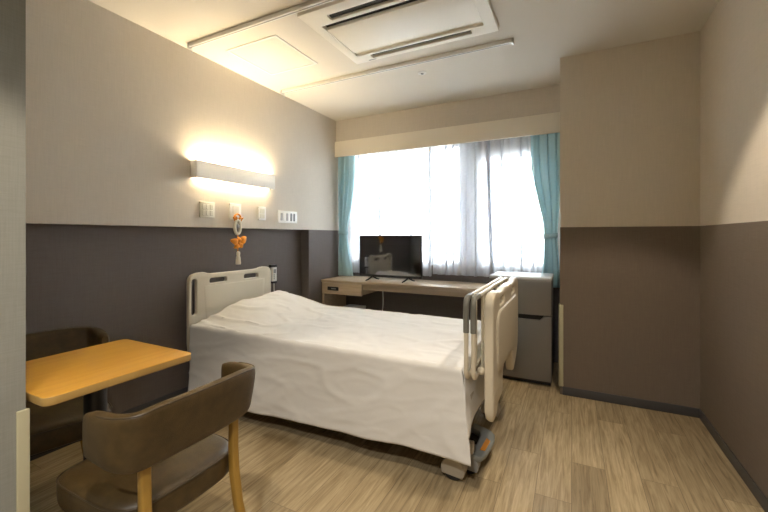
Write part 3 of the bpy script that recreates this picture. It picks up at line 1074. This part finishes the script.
# ------------------------------------------------------------------ bedspread with the pillow under it
SY0, SY1, SX0, SX1 = 1.700, 2.580, -2.325, -.452
def sbox(a, b, f0, f1, v):
    return smooth(a - f0, a + f0 * .2, v) * (1 - smooth(b - f1 * .2, b + f1, v))
def ztop(x, y):
    z = .562 + .032 * (y - SY0) / (SY1 - SY0)
    cxm = (y - (SY0 + SY1) / 2) / ((SY1 - SY0) / 2)
    z += .012 * (1 - cxm ** 2)
    # pillow
    px = smooth(-2.40, -2.28, x) * (1 - smooth(-2.17, -1.78, x))
    py = smooth(1.70, 2.14, y) * (1 - .25 * smooth(2.47, 2.575, y))
    z += .084 * px * py
    # lifted far corner
    z += .026 * exp(-((x + 2.26) / .06) ** 2 - ((y - 2.50) / .07) ** 2)
    # dishing toward the foot and wrinkles
    w = .0042 * nz(x * 2.6 + y * 1.3, y * 4.2, 1.3) + .0035 * nz(x * 7 - y * 4, y * 9 + x * 3, 4.)
    rid = 1 - abs(nz(x * 3.0 + 2.2 * y, y * 5.5 - x * 1.4, 8.))
    w += .009 * max(0, rid - .86) / .14 * (.35 + .65 * (1 - smooth(-2.0, -1.3, x)) + .3 * smooth(-.9, -.5, x))
    r2 = 1 - abs(nz(x * 6.5 - 5.0 * y, y * 8 + x * 2.5, 21.))
    w += .0040 * max(0, r2 - .84) / .16 * (.5 + .5 * nz(x * 2, y * 2, 31.))
    return z + w
def hem(x):
    return .112 + .040 * smooth(-1.9, -.5, x) + .010 * nz(x * 2.1, 5., 0)
bm = bmesh.new()
NX, NS = 150, 40
ey = [0, .003, .006, .009, .012, .015, .018, .022, .028]
YS = [SY0 + e for e in ey] + [SY0 + .04 + (SY1 - SY0 - .08) * i / 60 for i in range(61)] + [SY1 - e for e in reversed(ey)]
NY = len(YS) - 1
xs = [SX0 + (SX1 - SX0) * i / NX for i in range(NX + 1)]
def side_pt(x, t, yedge, sgn, zb, ztopv):
    """t 0..1 from top edge to hem"""
    fold = nz(x * 2.4 + .25 * t, t * .7, 11. + sgn) + .5 * nz(x * 5.5 + .6 * t, t * 1.2, 3. + sgn)
    drag = 1 - abs(nz(x * 2.2 + 1.9 * t, t * 2.6 - x * .9, 17.))
    off = .004 * smooth(0, .02, t) + .022 * t + .024 * t * fold + .0045 * max(0, drag - .8) / .2 * smooth(.03, .2, t) + .0015 * max(0, 1 - abs(nz(x * 5 + 3 * t, t * 5 - x * 1.5, 2.)) - .85) / .15
    z = ztopv + (zb - ztopv) * t
    return (x, yedge + sgn * off, z)
rows = []
for i, x in enumerate(xs):
    row = []
    # near side from hem up
    zt = ztop(x, SY0 + .012) - .003
    xf = x
    for j in range(NS, 0, -1):
        t = j / NS
        # cloth leans toward the foot below the corner
        xx = x + .052 * t ** .7 * smooth(-.95, SX1, x)
        p = side_pt(xx, t, SY0, -1, hem(x), zt)
        row.append(p)
    for j in range(NY + 1):
        y = YS[j]
        e = min(y - SY0, SY1 - y)
        z = ztop(x, min(max(y, SY0 + .012), SY1 - .012)) - .003 * (1 - smooth(0, .006, e)) + .0030 * exp(-((e - .012) / .0045) ** 2) - .002 * exp(-((e - .022) / .005) ** 2)
        row.append((x, y, z))
    zt2 = ztop(x, SY1 - .012) - .008
    for j in range(1, 17):
        t = j / 16
        row.append(side_pt(x, t, SY1, 1, .20, zt2))
    rows.append(row)
V = grid(bm, rows)
# overhang at the foot end, welded to the top's end edge
endtop = V[-1][NS:NS + NY + 1]
prev = endtop
NF = 22
for j in range(1, NF + 1):
    t = j / NF
    cur = []
    for k, v in enumerate(endtop):
        u = k / NY
        zb = .275 + .05 * smooth(.0, .18, u)
        ts = (v.co.z - zb) * t / .44
        x = SX1 + .004 * smooth(0, .08, t) + .052 * ts ** .7 + .008 * t * nz(u * 4, t, 2.)
        yy = v.co.y - .050 * (1 - u) ** 14 * smooth(0, .6, t)
        cur.append(bm.verts.new((x, yy, v.co.z + (zb - v.co.z) * t)))
    for k in range(NY):
        bm.faces.new((prev[k], prev[k + 1], cur[k + 1], cur[k]))
    prev = cur
sp = obj('bedspread', bm, SHEET, angle=42)
tag(sp, 'white bedspread covering the mattress and pillow of the bed, hanging down almost to the floor', 'bedspread')
solid(sp, .003).modifiers['thickness'].offset = 1

# ------------------------------------------------------------------ two side rails stored across the foot end
def side_rail(x, label):
    e = empty('bed_rail', (x, 2.16, .52), label, 'bed rail', 'side rails stored across the foot of the bed')
    y0, y1, z0, z1, r = 1.688, 2.655, .528, .892, .035
    loop = rrect(y0, y1, z0, z1, r, 6)
    bm = bmesh.new(); tube(bm, [(x, a, b_) for (a, b_) in loop], .0105, 10, closed=True)
    obj('frame_loop', bm, BEDP, e)
    for q in range(1, 5):
        yy = y0 + (y1 - y0) * q / 5
        bm = bmesh.new(); tube(bm, [(x, yy, z0 + .004), (x, yy, z1 - .004)], .007, 8)
        obj('bar', bm, BEDP, e)
    bm = bmesh.new()
    pts = [(x, y0, z1 - .155), (x, y0, z1 - .09), (x, y0, z1 - r)] + [(x, a, b_) for (a, b_) in arc(y0 + r, z1 - r, r, 180, 90, 6)] + [(x, y0 + .07, z1), (x, y0 + .10, z1)]
    tube(bm, pts, .0135, 10)
    obj('corner_grip', bm, GRIP, e)
    for yy in (y0 + .20, y1 - .20):
        bm = bmesh.new(); tube(bm, [(x, yy, z0), (x, yy, z0 - .025)], .009, 8)
        obj('mounting_pin', bm, BEDM, e)
side_rail(-.428, 'cream bed rail at the foot of the bed, the one nearer the bedspread')
side_rail(-.395, 'cream bed rail at the foot of the bed, the one against the footboard')

# ------------------------------------------------------------------ bed remote hung on the headboard
e = empty('bed_remote', (-2.40, 2.585, .75), 'white hand remote with a dark top hanging at the far end of the headboard', 'remote')
bm = bmesh.new(); box(bm, -2.425, -2.400, 2.562, 2.620, .765, .895, r=.008, seg=3); rm = obj('handset', bm, WHITEP, e)
bm = bmesh.new(); box(bm, -2.428, -2.394, 2.540, 2.616, .893, .918, r=.005); obj('hanger_hook', bm, BLACK, e)
bm = bmesh.new(); box(bm, -2.400, -2.3985, 2.575, 2.607, .84, .875, r=.0005, seg=1); obj('display', bm, GREYP, rm)
for i in range(3):
    bm = bmesh.new(); box(bm, -2.400, -2.3975, 2.576, 2.588, .785 + i * .017, .796 + i * .017, r=.001, seg=1); obj('button', bm, GREYP, rm)
bm = bmesh.new(); box(bm, -2.428, -2.394, 2.565, 2.617, .748, .766, r=.004); obj('bottom_cap', bm, BLACK, e)
bm = bmesh.new(); tube(bm, [(-2.412, 2.592, .75), (-2.412, 2.594, .68), (-2.415, 2.600, .58), (-2.415, 2.59, .45)], .006, 8); obj('cable', bm, WHITEP, e)

# ------------------------------------------------------------------ light
w = bpy.data.worlds.new('overcast_sky'); sc.world = w
w.use_nodes = True
bg = w.node_tree.nodes['Background']
bg.inputs[0].default_value = (.93, .97, 1.0, 1)
bg.inputs[1].default_value = 5.1

def downlight_or_fill(x, y, power, half, blend=.22, col=(1., .84, .64), rad=.035):
    l = bpy.data.lights.new('downlight_or_fill', 'SPOT')
    l.energy = power; l.color = col; l.spot_size = radians(half * 2); l.spot_blend = blend; l.shadow_soft_size = rad
    o = bpy.data.objects.new('downlight_or_fill', l); COL.objects.link(o)
    o.location = (x, y, CZ - .012)
    return o
downlight_or_fill(.13, 1.88, 22, 43.5, .2, rad=.06)
downlight_or_fill(-.62, .20, 27, 46)
downlight_or_fill(-.15, -.65, 60, 74, .8, (1., .96, .90), .08)  # added soft fill for the bedspread side and column, no known fixture

sc.view_settings.view_transform = 'Standard'
sc.view_settings.look = 'None'
sc.view_settings.gamma = 1.
sc.view_settings.use_curve_mapping = False
sc.view_settings.exposure = 1.92
sc.cycles.use_denoising = True
